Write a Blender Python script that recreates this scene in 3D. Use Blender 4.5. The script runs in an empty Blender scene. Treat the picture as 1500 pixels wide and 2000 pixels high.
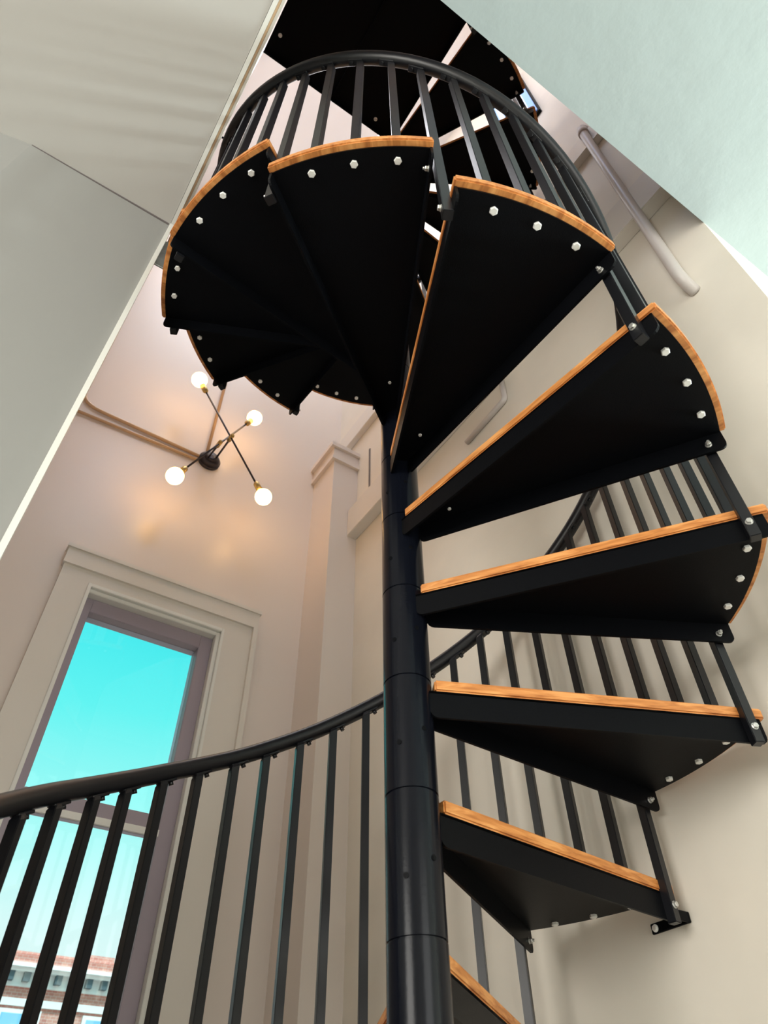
import bpy, bmesh, math, random
from mathutils import Vector, Matrix
random.seed(7)
PI = math.pi
R = math.radians
S = bpy.context.scene
C = S.collection

# ------------------------------------------------------------------ camera, sky, lights, exposure
S.view_settings.view_transform = 'Standard'
S.view_settings.look = 'None'
S.view_settings.exposure = 0.15
S.view_settings.gamma = 1.0
S.view_settings.use_curve_mapping = False

cam_d = bpy.data.cameras.new('camera')
cam = bpy.data.objects.new('camera', cam_d)
C.objects.link(cam)
S.camera = cam
cam_d.sensor_fit = 'VERTICAL'
cam_d.sensor_height = 36.0
cam_d.sensor_width = 27.0
cam_d.lens = 1362.556 * 36.0 / 2000.0
cam_d.shift_x = -25.616 / 2000.0
cam_d.shift_y = -33.454 / 2000.0
cam_d.clip_start = 0.02
right = Vector((-0.561, -0.827, -0.023)).normalized()
down = Vector((0.612, -0.396, -0.685))
down = (down - right * down.dot(right)).normalized()
fwd = right.cross(down).normalized()
M = Matrix.Identity(4)
for i in range(3):
    M[i][0] = right[i]
    M[i][1] = -down[i]
    M[i][2] = -fwd[i]
M.translation = Vector((-0.895, 0.648, -0.247))
cam.matrix_world = M
cam_d.dof.use_dof = True
cam_d.dof.focus_distance = 1.75
cam_d.dof.aperture_fstop = 7.0

w = bpy.data.worlds.new('sky')
S.world = w
w.use_nodes = True
nt = w.node_tree
nt.nodes.clear()
tc = nt.nodes.new('ShaderNodeTexCoord')
sx = nt.nodes.new('ShaderNodeSeparateXYZ')
cr = nt.nodes.new('ShaderNodeValToRGB')
bg = nt.nodes.new('ShaderNodeBackground')
wo = nt.nodes.new('ShaderNodeOutputWorld')
nt.links.new(tc.outputs['Generated'], sx.inputs[0])
nt.links.new(sx.outputs['Z'], cr.inputs['Fac'])
nt.links.new(cr.outputs['Color'], bg.inputs['Color'])
nt.links.new(bg.outputs[0], wo.inputs['Surface'])
el = cr.color_ramp.elements
el[0].position = 0.0
el[0].color = (0.55, 0.58, 0.56, 1)
el[1].position = 1.0
el[1].color = (0.80, 0.92, 1.0, 1)
for pos, col in ((0.16, (0.9, 1, 1)), (0.25, (0.76, 1, 1)), (0.36, (0.38, 1.0, 0.98)), (0.47, (0.14, 0.95, 0.95)), (0.56, (0.07, 0.88, 0.93)), (0.80, (0.80, 0.92, 1.0))):
    e = el.new(pos)
    e.color = (*col, 1)
# the high sky, near the sun, is much brighter and whiter than the blue seen low through the window
mr = nt.nodes.new('ShaderNodeMapRange')
mr.interpolation_type = 'SMOOTHSTEP'
mr.inputs['From Min'].default_value = 0.62
mr.inputs['From Max'].default_value = 0.82
mr.inputs['To Min'].default_value = 0.93
mr.inputs['To Max'].default_value = 8.0
nt.links.new(sx.outputs['Z'], mr.inputs['Value'])
nt.links.new(mr.outputs['Result'], bg.inputs['Strength'])


def area(name, loc, target, sx_, sy_, power, col):
    l = bpy.data.lights.new(name, 'AREA')
    l.shape = 'RECTANGLE'
    l.size = sx_
    l.size_y = sy_
    l.energy = power
    l.color = col
    o = bpy.data.objects.new(name, l)
    C.objects.link(o)
    o.location = loc
    o.rotation_euler = (Vector(target) - Vector(loc)).to_track_quat('-Z', 'Z').to_euler()
    return o


# assumed side daylight, plus back and left fill lights added to brighten the lower room
area('assumed_daylight_side', (-2.6, -4.42, 0.35), (-1.4, 0.0, 0.6), 0.30, 2.0, 310, (0.88, 1.0, 0.975))
area('fill_back', (-4.42, 0.2, 0.35), (0.0, 0.2, 0.35), 2.2, 2.0, 50, (1.0, 0.96, 0.9))
area('fill_left', (-1.9, 4.42, 0.55), (-1.2, 0.0, 0.55), 2.0, 1.8, 120, (1.0, 0.95, 0.88))
# assumed light from above at the top of the stair shaft; source unseen
area('assumed_shaft_light', (0.85, 0.1, 5.34), (0.85, 0.1, 0.0), 0.9, 1.0, 20, (0.90, 0.93, 1.0))
# assumed cool sky light from an opening added high on the front side of the shaft
area('assumed_daylight_upper', (-0.885, 0.30, 4.55), (1.6, -0.45, 3.2), 0.5, 0.5, 9, (0.40, 0.62, 1.0))
# assumed warm light on the top floor, added above the landing; source unseen
pl_ = bpy.data.lights.new('assumed_top_floor_light', 'POINT')
pl_.energy = 9
pl_.color = (1.0, 0.80, 0.60)
pl_.shadow_soft_size = 0.08
plo = bpy.data.objects.new('assumed_top_floor_light', pl_)
C.objects.link(plo)
plo.location = (-0.45, 0.30, 4.75)
# sun on the street side
sd = bpy.data.lights.new('sun', 'SUN')
sd.energy = 1.5
sd.angle = R(0.6)
sun = bpy.data.objects.new('sun', sd)
C.objects.link(sun)
sun.rotation_euler = Vector((1.0, 0.35, -1.45)).to_track_quat('-Z', 'Z').to_euler()

# ------------------------------------------------------------------ materials


def mat(name, col, rough=0.6, metal=0.0, spec=0.5, bump=0.0, bscale=60.0, var=0.0, vscale=4.0, emit=None, estr=0.0, coat=0.0):
    m = bpy.data.materials.new(name)
    m.use_nodes = True
    n = m.node_tree.nodes
    l = m.node_tree.links
    b = n['Principled BSDF']
    b.inputs['Base Color'].default_value = (*col, 1)
    b.inputs['Roughness'].default_value = rough
    b.inputs['Metallic'].default_value = metal
    b.inputs['Specular IOR Level'].default_value = spec
    b.inputs['Coat Weight'].default_value = coat
    tco = n.new('ShaderNodeTexCoord')
    if var > 0:
        ns = n.new('ShaderNodeTexNoise')
        ns.inputs['Scale'].default_value = vscale
        ns.inputs['Detail'].default_value = 4
        rp = n.new('ShaderNodeValToRGB')
        rp.color_ramp.elements[0].position = 0.3
        rp.color_ramp.elements[1].position = 0.7
        rp.color_ramp.elements[0].color = (*[c * (1 - var) for c in col], 1)
        rp.color_ramp.elements[1].color = (*[min(1, c * (1 + var)) for c in col], 1)
        l.new(tco.outputs['Object'], ns.inputs['Vector'])
        l.new(ns.outputs['Fac'], rp.inputs['Fac'])
        l.new(rp.outputs['Color'], b.inputs['Base Color'])
    if bump > 0:
        nb = n.new('ShaderNodeTexNoise')
        nb.inputs['Scale'].default_value = bscale
        nb.inputs['Detail'].default_value = 5
        bp = n.new('ShaderNodeBump')
        bp.inputs['Strength'].default_value = bump
        bp.inputs['Distance'].default_value = 0.01
        l.new(tco.outputs['Object'], nb.inputs['Vector'])
        l.new(nb.outputs['Fac'], bp.inputs['Height'])
        l.new(bp.outputs['Normal'], b.inputs['Normal'])
    if emit:
        b.inputs['Emission Color'].default_value = (*emit, 1)
        b.inputs['Emission Strength'].default_value = estr
    return m


def wood_mat():
    m = bpy.data.materials.new('oiled_wood')
    m.use_nodes = True
    n = m.node_tree.nodes
    l = m.node_tree.links
    b = n['Principled BSDF']
    t = n.new('ShaderNodeTexCoord')
    mp = n.new('ShaderNodeMapping')
    mp.inputs['Scale'].default_value = (3.0, 38.0, 60.0)
    ns = n.new('ShaderNodeTexNoise')
    ns.inputs['Scale'].default_value = 1.6
    ns.inputs['Detail'].default_value = 6
    ns.inputs['Distortion'].default_value = 0.8
    rp = n.new('ShaderNodeValToRGB')
    e = rp.color_ramp.elements
    e[0].position = 0.28
    e[0].color = (0.36, 0.11, 0.022, 1)
    e[1].position = 0.68
    e[1].color = (0.80, 0.37, 0.12, 1)
    md = e.new(0.5)
    md.color = (0.62, 0.24, 0.06, 1)
    l.new(t.outputs['Object'], mp.inputs['Vector'])
    l.new(mp.outputs[0], ns.inputs['Vector'])
    l.new(ns.outputs['Fac'], rp.inputs['Fac'])
    l.new(rp.outputs['Color'], b.inputs['Base Color'])
    bp = n.new('ShaderNodeBump')
    bp.inputs['Strength'].default_value = 0.25
    bp.inputs['Distance'].default_value = 0.002
    l.new(ns.outputs['Fac'], bp.inputs['Height'])
    l.new(bp.outputs['Normal'], b.inputs['Normal'])
    b.inputs['Roughness'].default_value = 0.5
    return m


def glass_mat():
    m = bpy.data.materials.new('window_glass')
    m.use_nodes = True
    n = m.node_tree.nodes
    l = m.node_tree.links
    n.clear()
    o = n.new('ShaderNodeOutputMaterial')
    mx = n.new('ShaderNodeMixShader')
    fr = n.new('ShaderNodeFresnel')
    fr.inputs['IOR'].default_value = 1.45
    tr = n.new('ShaderNodeBsdfTransparent')
    tr.inputs['Color'].default_value = (0.96, 1.0, 0.99, 1)
    gl = n.new('ShaderNodeBsdfGlossy')
    gl.inputs['Roughness'].default_value = 0.02
    l.new(fr.outputs[0], mx.inputs[0])
    l.new(tr.outputs[0], mx.inputs[1])
    l.new(gl.outputs[0], mx.inputs[2])
    l.new(mx.outputs[0], o.inputs['Surface'])
    return m


def brick_mat():
    m = bpy.data.materials.new('red_brick')
    m.use_nodes = True
    n = m.node_tree.nodes
    l = m.node_tree.links
    b = n['Principled BSDF']
    t = n.new('ShaderNodeTexCoord')
    sp_ = n.new('ShaderNodeSeparateXYZ')
    mp = n.new('ShaderNodeCombineXYZ')
    l.new(t.outputs['Object'], sp_.inputs[0])
    l.new(sp_.outputs['Y'], mp.inputs['X'])
    l.new(sp_.outputs['Z'], mp.inputs['Y'])
    br = n.new('ShaderNodeTexBrick')
    br.inputs['Color1'].default_value = (0.52, 0.21, 0.17, 1)
    br.inputs['Color2'].default_value = (0.60, 0.28, 0.22, 1)
    br.inputs['Mortar'].default_value = (0.62, 0.46, 0.40, 1)
    br.inputs['Scale'].default_value = 4.0
    l.new(mp.outputs[0], br.inputs['Vector'])
    l.new(br.outputs['Color'], b.inputs['Base Color'])
    b.inputs['Roughness'].default_value = 0.9
    return m


BLACK = mat('black_powder_coat', (0.003, 0.0034, 0.0046), 0.42, 0.0, 0.07, bump=0.06, bscale=400)
RAILB = mat('black_rail_paint', (0.006, 0.0065, 0.009), 0.36, 0.0, 0.45)
POLE = mat('black_pole_paint', (0.004, 0.005, 0.009), 0.2, 0.0, 0.18, bump=0.02, bscale=250)
WOOD = wood_mat()
NUT = mat('dull_zinc_nut', (0.62, 0.62, 0.60), 0.3, 0.7)
ZINC = mat('zinc_bolt', (0.92, 0.92, 0.90), 0.4, 0.15)
PLASTER = mat('cream_plaster', (0.82, 0.77, 0.68), 0.55, bump=0.18, bscale=9, var=0.05, vscale=3.0)
SHEEN = mat('warm_semi_gloss_wall', (0.79, 0.71, 0.65), 0.34, spec=0.5, bump=0.05, bscale=7)
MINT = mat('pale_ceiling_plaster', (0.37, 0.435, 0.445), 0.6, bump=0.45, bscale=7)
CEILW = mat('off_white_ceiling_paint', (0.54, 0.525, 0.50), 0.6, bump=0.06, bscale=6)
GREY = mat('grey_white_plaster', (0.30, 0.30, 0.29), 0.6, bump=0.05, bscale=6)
TRIM = mat('cream_trim_paint', (0.76, 0.72, 0.66), 0.4, bump=0.03)
WHITE = mat('white_trim_paint', (0.82, 0.82, 0.78), 0.4)
PEACH = mat('upper_wall_paint', (0.76, 0.66, 0.58), 0.55, bump=0.05)
LILAC = mat('upper_ceiling_paint', (0.80, 0.78, 0.77), 0.6)
MAUVE = mat('mauve_window_frame', (0.36, 0.31, 0.36), 0.45)
FLOORM = mat('pale_floor', (0.36, 0.34, 0.31), 0.4, var=0.15, vscale=3)
GLASS = glass_mat()
BRASS = mat('aged_brass', (0.55, 0.40, 0.16), 0.35, 0.9)
DARKB = mat('black_bronze', (0.03, 0.025, 0.035), 0.35, 0.3)
BULB = mat('frosted_lit_bulb', (1, 1, 1), 0.4, emit=(1.0, 0.53, 0.16), estr=13.0)
PIPE = mat('grey_painted_pipe', (0.62, 0.58, 0.56), 0.4)
COND = mat('tan_painted_conduit', (0.62, 0.42, 0.26), 0.4)
STEEL = mat('galvanised_steel', (0.50, 0.54, 0.54), 0.4, 0.4, var=0.2, vscale=30)
BRICK = brick_mat()
STONE = mat('white_cornice_stone', (0.88, 0.90, 0.88), 0.8)
DSTONE = mat('dark_cornice_recess', (0.10, 0.14, 0.16), 0.8)
BPANE = mat('blue_window_pane', (0.20, 0.50, 0.72), 0.15, spec=0.6)
BLIND = mat('glow_blue_white_blind', (0.75, 0.82, 0.95), 0.6, emit=(0.55, 0.72, 1.0), estr=0.55)  # slat emission stands in for sky light behind the blinds
BLIND2 = mat('glow_deep_blue_blind', (0.30, 0.48, 0.85), 0.6, emit=(0.20, 0.36, 0.85), estr=0.5)
SLIT_SHADE = mat('slit_and_crease_shade', (0.17, 0.15, 0.15), 0.7)

# ------------------------------------------------------------------ mesh helpers


def bm_box(bm, x0, x1, y0, y1, z0, z1):
    vs = [bm.verts.new(p) for p in ((x0, y0, z0), (x1, y0, z0), (x1, y1, z0), (x0, y1, z0), (x0, y0, z1), (x1, y0, z1), (x1, y1, z1), (x0, y1, z1))]
    for f in ((3, 2, 1, 0), (4, 5, 6, 7), (0, 1, 5, 4), (1, 2, 6, 5), (2, 3, 7, 6), (3, 0, 4, 7)):
        bm.faces.new([vs[i] for i in f])
    return vs


def bm_prism(bm, poly, z0, z1):
    a = [bm.verts.new((x, y, z0)) for x, y in poly]
    b = [bm.verts.new((x, y, z1)) for x, y in poly]
    n = len(poly)
    bm.faces.new(a[::-1])
    bm.faces.new(b)
    for i in range(n):
        j = (i + 1) % n
        bm.faces.new((a[i], a[j], b[j], b[i]))


def bm_tube(bm, pts, r, seg=16, caps=True):
    pts = [Vector(p) for p in pts]
    rings = []
    up = None
    for i, p in enumerate(pts):
        if i == 0:
            t = (pts[1] - p).normalized()
        elif i == len(pts) - 1:
            t = (p - pts[i - 1]).normalized()
        else:
            t = ((pts[i + 1] - p).normalized() + (p - pts[i - 1]).normalized()).normalized()
        if up is None:
            up = t.orthogonal().normalized()
        else:
            up = (up - t * up.dot(t)).normalized()
        s = t.cross(up)
        rr = r[i] if isinstance(r, (list, tuple)) else r
        rings.append([bm.verts.new(p + (up * math.cos(a) + s * math.sin(a)) * rr) for a in [2 * PI * k / seg for k in range(seg)]])
    for a, b in zip(rings[:-1], rings[1:]):
        for k in range(seg):
            f = bm.faces.new((a[k], a[(k + 1) % seg], b[(k + 1) % seg], b[k]))
            f.smooth = seg > 8
    if caps:
        bm.faces.new(rings[0][::-1])
        bm.faces.new(rings[-1])


def bm_sphere(bm, c, r, u=28, v=18):
    bmesh.ops.create_uvsphere(bm, u_segments=u, v_segments=v, radius=r, matrix=Matrix.Translation(c))
    for f in bm.faces:
        f.smooth = True


def bevel(bm, w_, seg=2, ang=30):
    bmesh.ops.recalc_face_normals(bm, faces=bm.faces[:])
    bm.normal_update()
    es = [e for e in bm.edges if len(e.link_faces) == 2 and e.calc_face_angle(0) > R(ang)]
    bmesh.ops.bevel(bm, geom=es, offset=w_, segments=seg, affect='EDGES', clamp_overlap=True)


def obj(name, bm, m, parent=None, loc=None, rz=None):
    bmesh.ops.recalc_face_normals(bm, faces=bm.faces[:])
    me = bpy.data.meshes.new(name)
    bm.to_mesh(me)
    bm.free()
    me.materials.append(m)
    o = bpy.data.objects.new(name, me)
    C.objects.link(o)
    if parent:
        o.parent = parent
    if loc:
        o.location = loc
    if rz is not None:
        o.rotation_euler = (0, 0, rz)
    return o


def tag(o, label, cat, group=None):
    o['label'] = label
    o['category'] = cat
    if group:
        o['group'] = group
    return o


def thing(name, loc, label, cat, group=None):
    o = bpy.data.objects.new(name, None)
    C.objects.link(o)
    o.location = loc
    return tag(o, label, cat, group)


def struct(name, bm, m, parent=None):
    o = obj(name, bm, m, parent)
    if parent is None:
        o['kind'] = 'structure'
    return o


def box(name, m, ext, parent=None, bev=0.0, st=False, loc=None):
    bm = bmesh.new()
    bm_box(bm, *ext)
    if bev:
        bevel(bm, bev)
    o = obj(name, bm, m, parent, loc)
    if st:
        o['kind'] = 'structure'
    return o


# ------------------------------------------------------------------ the setting
FLOOR = -1.65
H = 1.94           # soffit of the first ceiling
SLAB = 0.27
WX = 1.60          # window wall
RY = -0.70         # wall right of the staircase
TOP = 5.40

box('floor', FLOORM, (-4.6, 1.6, -4.6, 4.6, FLOOR - 0.1, FLOOR), st=True)

# wall with the tall window, opening left free
bm = bmesh.new()
oy0, oy1, oz0, oz1 = -0.165, 0.415, -0.60, 1.57
bm_box(bm, WX, WX + 0.22, oy1, 1.0, FLOOR, TOP)
bm_box(bm, WX, WX + 0.22, -0.80, oy0, FLOOR, TOP)
bm_box(bm, WX, WX + 0.22, oy0, oy1, oz1, TOP)
bm_box(bm, WX, WX + 0.22, oy0, oy1, FLOOR, oz0)
struct('wall_window_side', bm, SHEEN)

# wall right of the staircase and the face that turns away to the right
bm = bmesh.new()
bm_box(bm, -0.7352, WX, RY - 0.16, RY, FLOOR, H + 0.02)
bm_box(bm, -0.90, WX, RY - 0.16, RY, H + 0.02, TOP)
struct('wall_right', bm, PLASTER)
bm = bmesh.new()
bm_box(bm, -0.735, -0.60, -4.6, RY - 0.161, FLOOR, H + 0.02)
struct('wall_right_front', bm, PLASTER)

# narrow side wall left of the window, and the left wall of the lower room
box('wall_left_shaft', SHEEN, (0.32, WX, 0.79, 0.93, FLOOR, TOP), st=True)
box('wall_left_upper', SHEEN, (-0.90, 0.318, 0.70, 0.93, H + SLAB + 0.002, TOP), st=True)
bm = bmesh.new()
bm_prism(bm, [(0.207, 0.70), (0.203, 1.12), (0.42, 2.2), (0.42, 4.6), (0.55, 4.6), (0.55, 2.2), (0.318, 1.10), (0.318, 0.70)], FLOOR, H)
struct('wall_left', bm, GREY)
# ceilings of the lower room around the stair opening
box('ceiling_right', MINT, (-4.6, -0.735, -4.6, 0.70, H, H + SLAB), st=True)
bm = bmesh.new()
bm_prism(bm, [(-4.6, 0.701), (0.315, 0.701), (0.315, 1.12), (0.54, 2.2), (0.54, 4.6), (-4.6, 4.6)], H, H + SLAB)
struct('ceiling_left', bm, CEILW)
# far walls of the lower room, with openings added for the area lights
bm = bmesh.new()
bm_box(bm, -4.6, -2.85, -4.6, -4.45, FLOOR, H)
bm_box(bm, -2.35, -0.735, -4.6, -4.45, FLOOR, H)
bm_box(bm, -2.85, -2.35, -4.6, -4.45, 1.4, H)
bm_box(bm, -2.85, -2.35, -4.6, -4.45, FLOOR, -0.7)
struct('wall_far_right', bm, PLASTER)
bm = bmesh.new()
bm_box(bm, -4.6, -4.45, -4.45, -0.9, FLOOR, H)
bm_box(bm, -4.6, -4.45, 1.3, 4.6, FLOOR, H)
bm_box(bm, -4.6, -4.45, -0.9, 1.3, 1.35, H)
bm_box(bm, -4.6, -4.45, -0.9, 1.3, FLOOR, -0.65)
struct('wall_back', bm, PLASTER)
bm = bmesh.new()
bm_box(bm, -4.45, -3.0, 4.45, 4.6, FLOOR, H)
bm_box(bm, -0.8, 0.42, 4.45, 4.6, FLOOR, H)
bm_box(bm, -3.0, -0.8, 4.45, 4.6, 1.5, H)
bm_box(bm, -3.0, -0.8, 4.45, 4.6, FLOOR, -0.4)
struct('wall_far_left', bm, PLASTER)
# top of the stair shaft, front wall opening added for the upper area light
box('ceiling_top', LILAC, (-0.95, WX, RY, 0.93, TOP, TOP + 0.1), st=True)
bm = bmesh.new()
bm_box(bm, -1.02, -0.90, RY - 0.16, 0.0, H + SLAB + 0.001, TOP)
bm_box(bm, -1.02, -0.90, 0.60, 0.93, H + SLAB + 0.001, TOP)
bm_box(bm, -1.02, -0.90, 0.0, 0.60, H + SLAB + 0.001, 4.25)
bm_box(bm, -1.02, -0.90, 0.0, 0.60, 4.85, TOP)
struct('wall_shaft_front', bm, PEACH)

# trim: slab edge strips, corner bead, pilaster, bands
box('trim_1', WHITE, (-0.735, 0.206, 0.688, 0.70, H - 0.003, H + 0.10), st=True)
box('trim_2', COND, (-0.735, 0.300, 0.6815, 0.6875, H + 0.004, H + 0.12), st=True)
box('trim_8', TRIM, (-0.735, 0.300, 0.6745, 0.681, H + 0.006, H + 0.12), st=True)
box('crease_shade', SLIT_SHADE, (0.2015, 0.2065, 0.705, 1.118, H - 0.0035, H - 0.0002), st=True)  # dark strip painting the shade in the wall and ceiling crease
box('trim_3', WHITE, (0.196, 0.225, 0.690, 0.702, FLOOR, H - 0.006), st=True)
bm = bmesh.new()
bm_box(bm, 1.37, WX, RY, -0.545, FLOOR, 2.75)
bm_box(bm, 1.352, WX, RY, -0.525, 2.75, 2.775)
bm_box(bm, 1.36, WX, RY, -0.535, 2.775, 2.85)
bm_box(bm, 1.345, WX, RY, -0.515, 2.85, 2.88)
o = struct('trim_4', bm, SHEEN)
box('trim_5', TRIM, (-0.90, 1.37, RY, RY + 0.055, 2.215, 2.40), st=True, bev=0.003)
box('trim_6', TRIM, (-0.90, WX, RY, RY + 0.035, 3.03, 3.17), st=True, bev=0.003)
box('trim_7', SLIT_SHADE, (1.235, 1.247, RY, RY + 0.004, 2.42, 2.82), st=True)

# window_1
win = bpy.data.objects.new('window_1', None)
C.objects.link(win)
win.location = (WX, 0.12, 0.5)
win['kind'] = 'structure'


def wpart(name, m, ext, bev=0.0, parent=win):
    bm = bmesh.new()
    for e in (ext if isinstance(ext, list) else [ext]):
        bm_box(bm, *e)
    if bev:
        bevel(bm, bev)
    o = obj(name, bm, m, parent)
    if parent is win:
        o.location = -win.location
    return o


wpart('casing', TRIM, [(1.572, 1.60, 0.415, 0.53, -0.7, 1.63), (1.572, 1.60, -0.31, -0.168, -0.7, 1.63), (1.572, 1.60, -0.168, 0.415, 1.575, 1.63),
                       (1.560, 1.60, -0.318, 0.537, 1.63, 1.705), (1.552, 1.60, -0.324, 0.543, 1.705, 1.722), (1.556, 1.572, -0.318, -0.296, -0.7, 1.63)])
wpart('inner_moulding', WHITE, [(1.565, 1.62, 0.403, 0.417, -0.6, 1.575), (1.565, 1.62, -0.170, -0.158, -0.6, 1.575), (1.565, 1.62, -0.158, 0.403, 1.558, 1.575),
                                (1.58, 1.64, -0.158, -0.142, -0.6, 1.558), (1.58, 1.64, -0.142, 0.403, 1.540, 1.558)], 0.002)
fr_ = wpart('sash_frame', MAUVE, [(1.615, 1.69, 0.372, 0.403, -0.6, 1.540), (1.615, 1.69, -0.142, -0.088, -0.6, 1.540), (1.615, 1.69, -0.088, 0.372, 1.478, 1.540),
                                  (1.615, 1.69, -0.088, 0.372, 0.725, 0.780), (1.615, 1.69, -0.088, 0.372, -0.6, -0.52)], 0.002)
wpart('meeting_rail_strip', WHITE, [(1.606, 1.616, -0.088, 0.372, 0.708, 0.730)])
wpart('pane', GLASS, (1.65, 1.654, -0.088, 0.372, 0.78, 1.478))
wpart('pane', GLASS, (1.66, 1.664, -0.088, 0.372, -0.52, 0.725))
wpart('sill', TRIM, (1.54, 1.62, -0.36, 0.58, -0.66, -0.60), 0.004)

# small upper window with blinds on the right wall
w2 = bpy.data.objects.new('window_2', None)
C.objects.link(w2)
w2.location = (-0.345, RY, 4.36)
w2['kind'] = 'structure'
o = box('window_frame', BLACK, (-0.152, 0.13, 0.0, 0.02, -0.40, 0.40), w2)
for i in range(7):
    x = -0.142 + i * 0.037
    box('blind_slat', BLIND if i % 2 else BLIND2, (x, x + 0.035, 0.021, 0.026, -0.38, 0.38), w2)

# ------------------------------------------------------------------ the spiral staircase (rises clockwise)
DA = R(30.2414)
A0 = R(-40.3)
RISE = 0.2
stair = thing('spiral_staircase', (0, 0, FLOOR), 'black steel spiral staircase with orange wooden treads, square balusters and round handrail', 'staircase')
K0, K1 = -7, 16


def spart(name, bm, m, parent=stair):
    o = obj(name, bm, m, parent)
    if parent is stair:
        o.location = (0, 0, -FLOOR)
    return o


# centre pole built of stacked sleeves
bm = bmesh.new()
prof = [(0.043, FLOOR)]
k = K0 - 1
while k * RISE + 0.0266 < 4.55:
    z = k * RISE + 0.0266
    if z > FLOOR + 0.02:
        prof += [(0.043, z - 0.0018), (0.0408, z - 0.001), (0.0408, z + 0.001), (0.043, z + 0.0018)]
    k += 1
prof += [(0.043, 4.55), (0.030, 4.57), (0.0, 4.575)]
seg = 56
rings = []
for r_, z in prof:
    if r_ == 0:
        rings.append([bm.verts.new((0, 0, z))])
    else:
        rings.append([bm.verts.new((r_ * math.cos(2 * PI * i / seg), r_ * math.sin(2 * PI * i / seg), z)) for i in range(seg)])
for a, b in zip(rings[:-1], rings[1:]):
    for i in range(seg):
        j = (i + 1) % seg
        f = bm.faces.new((a[i], a[j], b[0]) if len(b) == 1 else (a[i], a[j], b[j], b[i]))
        f.smooth = True
bmesh.ops.recalc_face_normals(bm, faces=bm.faces[:])
bm.normal_update()
for e in bm.edges:
    if len(e.link_faces) == 2 and e.calc_face_angle(0) > R(25):
        e.smooth = False
pole = spart('centre_pole', bm, POLE)
# set screws in the sleeves
bm = bmesh.new()
bm_tube(bm, [(0.0405, 0, 0), (0.0442, 0, 0)], 0.0042, 12)
scr = obj('set_screw', bm, BLACK, pole)
first = True
for k in range(-3, 6):
    for q, (da_, dz) in enumerate(((R(8), 0.10), (R(-50), 0.125))):
        a = R(184) + da_ + R(-6 * k)
        s = scr if first else scr.copy()
        if not first:
            C.objects.link(s)
        s.location = (0, 0, k * RISE + 0.0266 - dz)
        s.rotation_euler = (0, 0, a)
        first = False

# tread outlines in the tread's own frame: centre line along +x, rear edge on the -y side
dF = R(13.75)
dR = R(-12.15)
oR = 0.028


def front_pt(r, extra=0.0):
    c = Vector((math.cos(dF), math.sin(dF)))
    n = Vector((-math.sin(dF), math.cos(dF)))
    o = -0.003 + extra
    t = math.sqrt(max(r * r - o * o, 0))
    return c * t + n * o


def rear_pt(r, extra=0.0):
    c = Vector((math.cos(dR), math.sin(dR)))
    n = Vector((math.sin(dR), -math.cos(dR)))
    o = oR + extra
    t = math.sqrt(max(r * r - o * o, 0))
    return c * t + n * o


def outline(r_in, r_out, ex, n=18):
    a, b = front_pt(r_out, ex), rear_pt(r_out, ex)
    aa, ab = math.atan2(a.y, a.x), math.atan2(b.y, b.x)
    pts = [(r_out * math.cos(aa + (ab - aa) * i / n), r_out * math.sin(aa + (ab - aa) * i / n)) for i in range(n + 1)]
    c, d = rear_pt(r_in, ex), front_pt(r_in, ex)
    return pts + [(c.x, c.y), (d.x, d.y)]


def flange(bm, pt, sgn, r_in, r_out, z0, z1, th):
    # upright plate along an edge, rounded at both lower corners
    a, b = pt(r_in), pt(r_out)
    d = (b - a).normalized()
    n = Vector((-d.y, d.x)) * sgn
    Ln = (b - a).length
    rc = 0.014
    prof_ = [(0, z1)]
    for i in range(5):
        t = PI + i * PI / 8
        prof_.append((rc + rc * math.cos(t), z0 + rc + rc * math.sin(t)))
    for i in range(5):
        t = 1.5 * PI + i * PI / 8
        prof_.append((Ln - rc + rc * math.cos(t), z0 + rc + rc * math.sin(t)))
    prof_.append((Ln, z1))
    va = [bm.verts.new((a.x + d.x * s, a.y + d.y * s, z)) for s, z in prof_]
    vb = [bm.verts.new((a.x + d.x * s + n.x * th, a.y + d.y * s + n.y * th, z)) for s, z in prof_]
    bm.faces.new(va)
    bm.faces.new(vb[::-1])
    m_ = len(prof_)
    for i in range(m_):
        j = (i + 1) % m_
        bm.faces.new((va[i], va[j], vb[j], vb[i]))


def hexhead(bm, p, axis, r, h_, washer=True):
    axis = Vector(axis).normalized()
    p = Vector(p)
    if washer:
        bm_tube(bm, [p, p + axis * 0.0015], r * 1.18, 20)
        p = p + axis * 0.0015
    bm_tube(bm, [p, p + axis * h_ * 0.80, p + axis * h_], [r, r, r * 0.84], 6)


def nut(bm, p, axis, r):
    axis = Vector(axis).normalized()
    p = Vector(p)
    bm_tube(bm, [p, p + axis * 0.0015], r * 1.15, 18)
    bm_tube(bm, [p + axis * 0.0015, p + axis * 0.007, p + axis * 0.008], [r, r, r * 0.85], 6)
    bm_tube(bm, [p + axis * 0.008, p + axis * 0.012], r * 0.5, 12)


bm = bmesh.new()
bm_prism(bm, outline(0.0425, 0.670, 0.0), 0.0, 0.005)
flange(bm, front_pt, -1, 0.0425, 0.671, -0.044, 0.0045, 0.005)
flange(bm, rear_pt, 1, 0.0425, 0.671, -0.045, 0.0045, 0.005)
tread0 = spart('tread', bm, BLACK)
bm = bmesh.new()
bm_prism(bm, outline(0.052, 0.683, 0.0015, 30), 0.0055, 0.0275)
bevel(bm, 0.003, 2)
obj('wooden_step', bm, WOOD, tread0)
for g in (7.675, 0, -7.675):
    bm = bmesh.new()
    hexhead(bm, (0, 0, 0), (0, 0, -1), 0.0080, 0.0055, False)
    b = obj('bolt', bm, ZINC, tread0, (0.6445 * math.cos(R(g)), 0.6445 * math.sin(R(g)), 0.0))
p = front_pt(0.640)
nF = Vector((math.sin(dF), -math.cos(dF), 0))
bm = bmesh.new()
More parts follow.
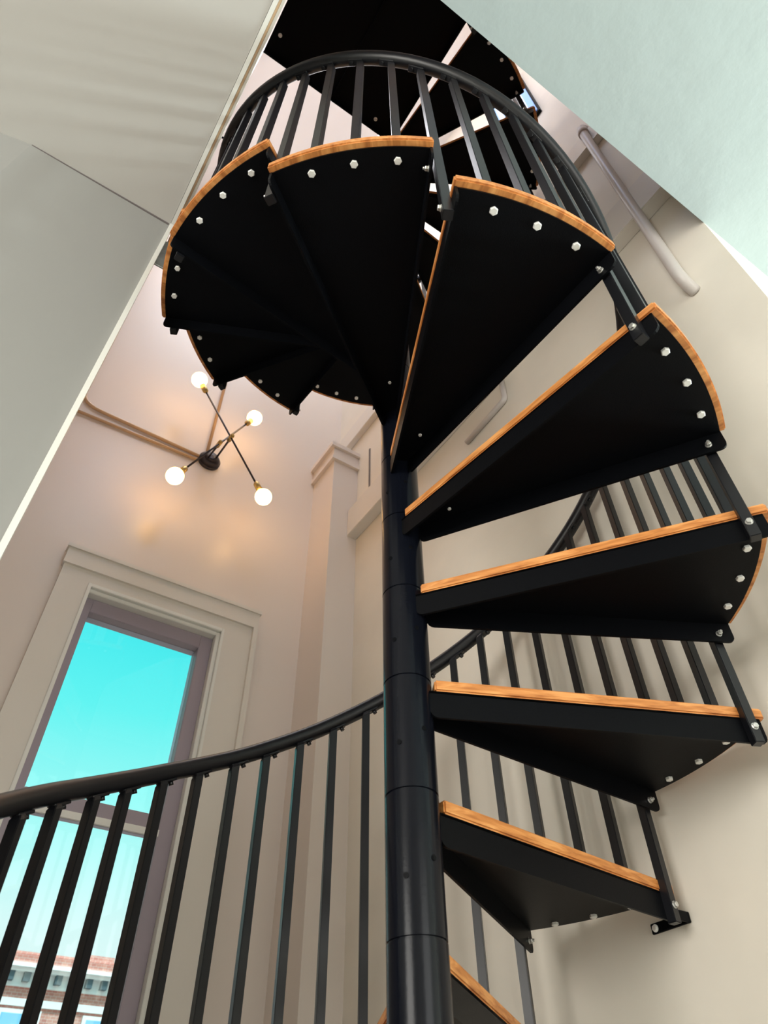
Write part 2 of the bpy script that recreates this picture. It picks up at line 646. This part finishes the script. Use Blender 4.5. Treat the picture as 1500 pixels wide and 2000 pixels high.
nut(bm, (0, 0, 0), nF, 0.0055)
q = p + Vector((nF.x, nF.y)) * 0.005
obj('bolt', bm, NUT, tread0, (q.x, q.y, -0.026))
bm = bmesh.new()
hexhead(bm, (0, 0, 0), (0, 0, -1), 0.0042, 0.003, False)
obj('bolt', bm, ZINC, tread0, (0.127, -0.002, 0.0))


def place_tread(k, src):
    src.location = (0, 0, -FLOOR + k * RISE)
    src.rotation_euler = (0, 0, A0 - k * DA)


def copy_part(o, parent):
    c = o.copy()
    C.objects.link(c)
    c.parent = parent
    for ch in o.children:
        d = ch.copy()
        C.objects.link(d)
        d.parent = c
    return c


place_tread(K0, tread0)
for k in range(K0 + 1, K1 + 1):
    place_tread(k, copy_part(tread0, stair))

# quarter landing at the top
ZL = 3.40
bm = bmesh.new()
bm_box(bm, -0.79, -0.04, 0.005, 0.685, ZL, ZL + 0.006)
bm_box(bm, -0.79, -0.04, 0.005, 0.010, ZL - 0.045, ZL)
bm_box(bm, -0.045, -0.04, 0.010, 0.685, ZL - 0.045, ZL)
bm_box(bm, -0.785, -0.045, 0.335, 0.341, ZL - 0.02, ZL)
land = spart('landing', bm, BLACK)
box('wooden_step', WOOD, (-0.79, -0.04, 0.005, 0.685, ZL + 0.0065, ZL + 0.028), land)
for x, y in ((-0.129, 0.651), (-0.08, 0.118), (-0.70, 0.06), (-0.70, 0.64)):
    bm = bmesh.new()
    hexhead(bm, (0, 0, 0), (0, 0, -1), 0.0075, 0.005)
    obj('bolt', bm, ZINC, land, (x, y, ZL))

# handrail: a helix whose height follows the measured offsets
OFF = [(-520, .87), (-260, .86), (-205, .85), (-178, .86), (-155, .875), (-130, .885), (-55, .891), (-39, .886), (-13, .872), (0, .865), (11, .855), (27, .848), (43, .848), (59, .857), (84, .864), (100, .862), (300, .862)]


def rail_z(deg):
    for (a, b), (c, d) in zip(OFF[:-1], OFF[1:]):
        if a <= deg <= c:
            return b + (d - b) * (deg - a) / (c - a) - R(deg) / DA * RISE
    return 0.87 - R(deg) / DA * RISE


RR = 0.655
pts = []
deg = -(K0 - 0.3) * math.degrees(DA)
end = -(K1 + 0.55) * math.degrees(DA)
while deg > end:
    a = R(deg) + A0
    pts.append((RR * math.cos(a), RR * math.sin(a), rail_z(deg)))
    deg -= 3.0
bm = bmesh.new()
bm_tube(bm, pts, 0.0195, 20)
rail = spart('handrail', bm, RAILB)

# balusters: three per tread on the bolts, one between neighbouring treads
BW = 0.0095


def baluster(deg, r, z0, k):
    a = R(deg) + A0
    zt = rail_z(deg) - 0.021
    slope = -RISE / DA / RR
    bm = bmesh.new()
    # square tube, top cut along the slope of the rail
    ht = zt - z0
    rg = []
    for wv, zv, sl in ((BW, 0.0, 0), (BW, ht - 0.008, slope), (BW * 0.62, ht + 0.001, slope)):
        rg.append([bm.verts.new((x * wv, y * wv, zv + y * wv * sl)) for x, y in ((-1, -1), (1, -1), (1, 1), (-1, 1))])
    bm.faces.new(rg[0][::-1])
    bm.faces.new(rg[2])
    for ra, rb in zip(rg[:-1], rg[1:]):
        for i in range(4):
            j = (i + 1) % 4
            bm.faces.new((ra[i], ra[j], rb[j], rb[i]))
    bevel(bm, 0.0012, 2)
    o = obj('baluster', bm, RAILB, stair, (r * math.cos(a), r * math.sin(a), z0 - FLOOR), a)
    # small fixing plate under the rail on the uphill side
    bm = bmesh.new()
    bm_box(bm, -0.008, 0.010, -0.038, 0.008, -0.0030, 0.0030)
    bevel(bm, 0.0015, 1)
    bm_tube(bm, [(0.001, -0.025, -0.002), (0.001, -0.025, -0.0105)], 0.0055, 10)
    t = obj('rail_bracket', bm, RAILB, o, (0.003, 0, zt - z0 - 0.001))
    t.rotation_euler = (math.atan(slope), 0, 0)
    return o


for k in range(K0, K1 + 1):
    base = -k * math.degrees(DA)
    for g in (7.675, 0, -7.675):
        if k == K0 and g > 0:
            continue
        baluster(base + g, 0.6445, k * RISE + 0.0275, k)
    o = baluster(base - 15.42, 0.640, k * RISE - 0.052, k)
    # bolt head on the climbing side near the foot
    bm = bmesh.new()
    hexhead(bm, (0, 0, 0), (0, -1, 0), 0.0056, 0.005)
    obj('bolt', bm, NUT, o, (0, -BW, 0.030))

# plate that ties the lower flight to the right wall
bm = bmesh.new()
bm_box(bm, 0.050, 0.146, -0.699, -0.693, 0.159, 0.178)
bm_box(bm, 0.050, 0.056, -0.693, -0.652, 0.159, 0.178)
bevel(bm, 0.0015, 1)
wp = spart('wall_plate', bm, BLACK)
bm = bmesh.new()
hexhead(bm, (0, 0, 0), (0, 1, 0), 0.006, 0.004)
obj('bolt', bm, ZINC, wp, (0.134, -0.693, 0.168))

# ------------------------------------------------------------------ wall sconce with four globe bulbs
BASE = Vector((WX, 0.075, 2.565))
sc = thing('wall_sconce', BASE, 'branching wall sconce with four lit white globe bulbs and dark round base', 'lamp')


def rel(p):
    return Vector(p) - BASE


bm = bmesh.new()
for x0, x1, ra, rb in ((0, -0.018, 0.058, 0.058), (-0.018, -0.040, 0.058, 0.040), (-0.040, -0.046, 0.040, 0.012)):
    bm_tube(bm, [(x0, 0, 0), (x1, 0, 0)], [ra, rb], 32)
obj('base', bm, DARKB, sc)
ARMS = [(Vector((1.40, 0.092, 2.505)), Vector((1.40, 0.252, 2.158)), Vector((1.40, -0.057, 2.821)), Vector((1.575, 0.094, 2.55))),
        (Vector((1.36, 0.052, 2.540)), Vector((1.36, 0.286, 2.859)), Vector((1.36, -0.167, 2.224)), Vector((1.575, 0.052, 2.575)))]
for J, B1, B2, SB in ARMS:
    bm = bmesh.new()
    bm_tube(bm, [rel(SB), rel(J)], 0.0052, 12)
    obj('stem', bm, DARKB, sc)
    bm = bmesh.new()
    d = (J - SB).normalized()
    bm_tube(bm, [rel(J - d * 0.034), rel(J + d * 0.014)], 0.011, 16)
    bm_tube(bm, [rel(J + d * 0.014), rel(J + d * 0.020)], [0.009, 0.004], 16)
    obj('joint', bm, BRASS, sc)
    mid = (B1 + B2) / 2
    ax = (B2 - B1).normalized()
    s1, s2 = B1 + ax * 0.085, B2 - ax * 0.085
    bm = bmesh.new()
    bm_tube(bm, [rel(s1), rel(s2)], 0.0048, 12)
    obj('arm', bm, DARKB, sc)
    for Bp, s in ((B1, 1), (B2, -1)):
        bm = bmesh.new()
        a_ = Bp + ax * s * 0.040
        bm_tube(bm, [rel(a_), rel(Bp + ax * s * 0.082), rel(Bp + ax * s * 0.092)], [0.0155, 0.0145, 0.007], 18)
        obj('socket', bm, BRASS, sc)
        bm = bmesh.new()
        bm_sphere(bm, rel(Bp), 0.041)
        bm_tube(bm, [rel(Bp + ax * s * 0.034), rel(Bp + ax * s * 0.046)], 0.014, 16)
        obj('bulb', bm, BULB, sc)

# ------------------------------------------------------------------ pipes and small fittings


def arc_pts(pts, rad, n=7):
    out = [Vector(pts[0])]
    for a, b, c in zip(pts[:-2], pts[1:-1], pts[2:]):
        a, b, c = Vector(a), Vector(b), Vector(c)
        u1, u2 = (a - b).normalized(), (c - b).normalized()
        p1, p2 = b + u1 * rad, b + u2 * rad
        for i in range(n + 1):
            t = i / n
            out.append(p1 * (1 - t) ** 2 + b * 2 * t * (1 - t) + p2 * t * t)
    out.append(Vector(pts[-1]))
    return out


def pipe(name, pts, r, m, label, cat, rad=0.06, group=None):
    bm = bmesh.new()
    bm_tube(bm, arc_pts(pts, rad) if len(pts) > 2 else pts, r, 14)
    o = obj(name, bm, m)
    return tag(o, label, cat, group)


cx_ = WX - 0.011
pipe('conduit', [(cx_, 0.750, TOP - 0.01), (cx_, 0.750, 2.575), (cx_, 0.133, 2.565)], 0.009, COND,
     'tan conduit bending off the left corner along the wall to the lamp base', 'pipe', 0.10)
pipe('conduit', [(cx_, 0.785, 2.505), (cx_, 0.131, 2.535)], 0.008, COND,
     'short straight tan conduit just below the bent one, left of the lamp base', 'pipe')
pipe('conduit', [(cx_, 0.098, 2.622), (cx_, 0.108, TOP - 0.01)], 0.008, COND,
     'thin upright conduit rising from the lamp base behind the stair treads', 'pipe')

sp = 0.055
pp = thing('wall_pipe', (-0.60, RY, 2.4), 'thick grey upright pipe with an elbow at each end on the right wall', 'pipe')
bm = bmesh.new()
pts = arc_pts([(-0.600, RY - 0.002, 1.70), (-0.600, RY + sp, 1.72), (-0.612, RY + sp, 3.20), (-0.622, RY - 0.002, 3.23)], 0.05)
bm_tube(bm, [Vector(q) - pp.location for q in pts], 0.019, 20)
obj('pipe_run', bm, PIPE, pp)
bm = bmesh.new()
bm_tube(bm, [Vector((-0.612, RY + sp, 3.10)) - pp.location, Vector((-0.612, RY + sp, 3.145)) - pp.location], 0.024, 20)
obj('collar', bm, PIPE, pp)

pipe('conduit', [(0.455, RY + 0.012, 2.055), (0.200, RY + 0.012, 2.070), (0.197, RY + 0.012, 2.20)], 0.012, PIPE,
     'short grey bent pipe on the cream wall seen between two treads', 'pipe', 0.02)

bm = bmesh.new()
bm_box(bm, 0.258, 0.264, 0.656, 0.700, 1.775, 1.935)
bm_box(bm, 0.258, 0.300, 0.695, 0.6995, 1.775, 1.935)
bevel(bm, 0.0015, 1)
tag(obj('steel_plate', bm, STEEL), 'grey galvanised plate on the slab edge behind the left tread edge', 'plate')

bm = bmesh.new()
bm_tube(bm, arc_pts([(0.069, 0.684, 2.30), (0.10, 0.684, 2.56), (0.10, 0.640, 2.56)], 0.012), 0.004, 10)
tag(obj('wall_hook', bm, BLACK), 'thin black metal hook on the ceiling edge left of the upper balusters', 'hook')

# ------------------------------------------------------------------ the building across the street
BX = 20.0
bd = thing('brick_building', (BX, -3.5, -8.0), 'red brick building with white cornice across the street outside the window', 'building')


def bpart(name, m, exts, parent=bd):
    bm = bmesh.new()
    for e in exts:
        bm_box(bm, *e)
    o = obj(name, bm, m, parent)
    if parent is bd:
        o.location = -bd.location
    return o


bpart('brick_wall', BRICK, [(BX, BX + 6, -14, 8, -8, 4.0)])
bpart('parapet', BRICK, [(BX + 0.05, BX + 0.4, -14, 8, 4.33, 4.60), (BX + 0.02, BX + 0.5, -5.1, -4.4, 4.60, 4.72), (BX - 0.03, BX + 0.45, -14, 8, 4.58, 4.615)])
bpart('cornice', STONE, [(BX - 0.35, BX + 0.3, -14, 8, 4.25, 4.33), (BX - 0.25, BX + 0.3, -14, 8, 4.18, 4.25), (BX - 0.08, BX + 0.1, -14, 8, 3.92, 4.18)])
br_ = [(BX - 0.22, BX - 0.07, -14 + 0.36 * i, -14 + 0.36 * i + 0.15, 4.0, 4.18) for i in range(61)]
bpart('cornice_bracket', DSTONE, br_)
bpart('stone_band', STONE, [(BX - 0.06, BX + 0.05, -14, 8, 3.56, 3.70)])
for i in range(11):
    y = -13.2 + i * 1.9
    f = bpart('window', STONE, [(BX - 0.05, BX + 0.02, y, y + 0.95, 1.9, 3.50)])
    o = bpart('pane', BPANE, [(BX - 0.065, BX - 0.052, y + 0.09, y + 0.86, 2.75, 3.42), (BX - 0.065, BX - 0.052, y + 0.09, y + 0.86, 2.0, 2.68)], f)
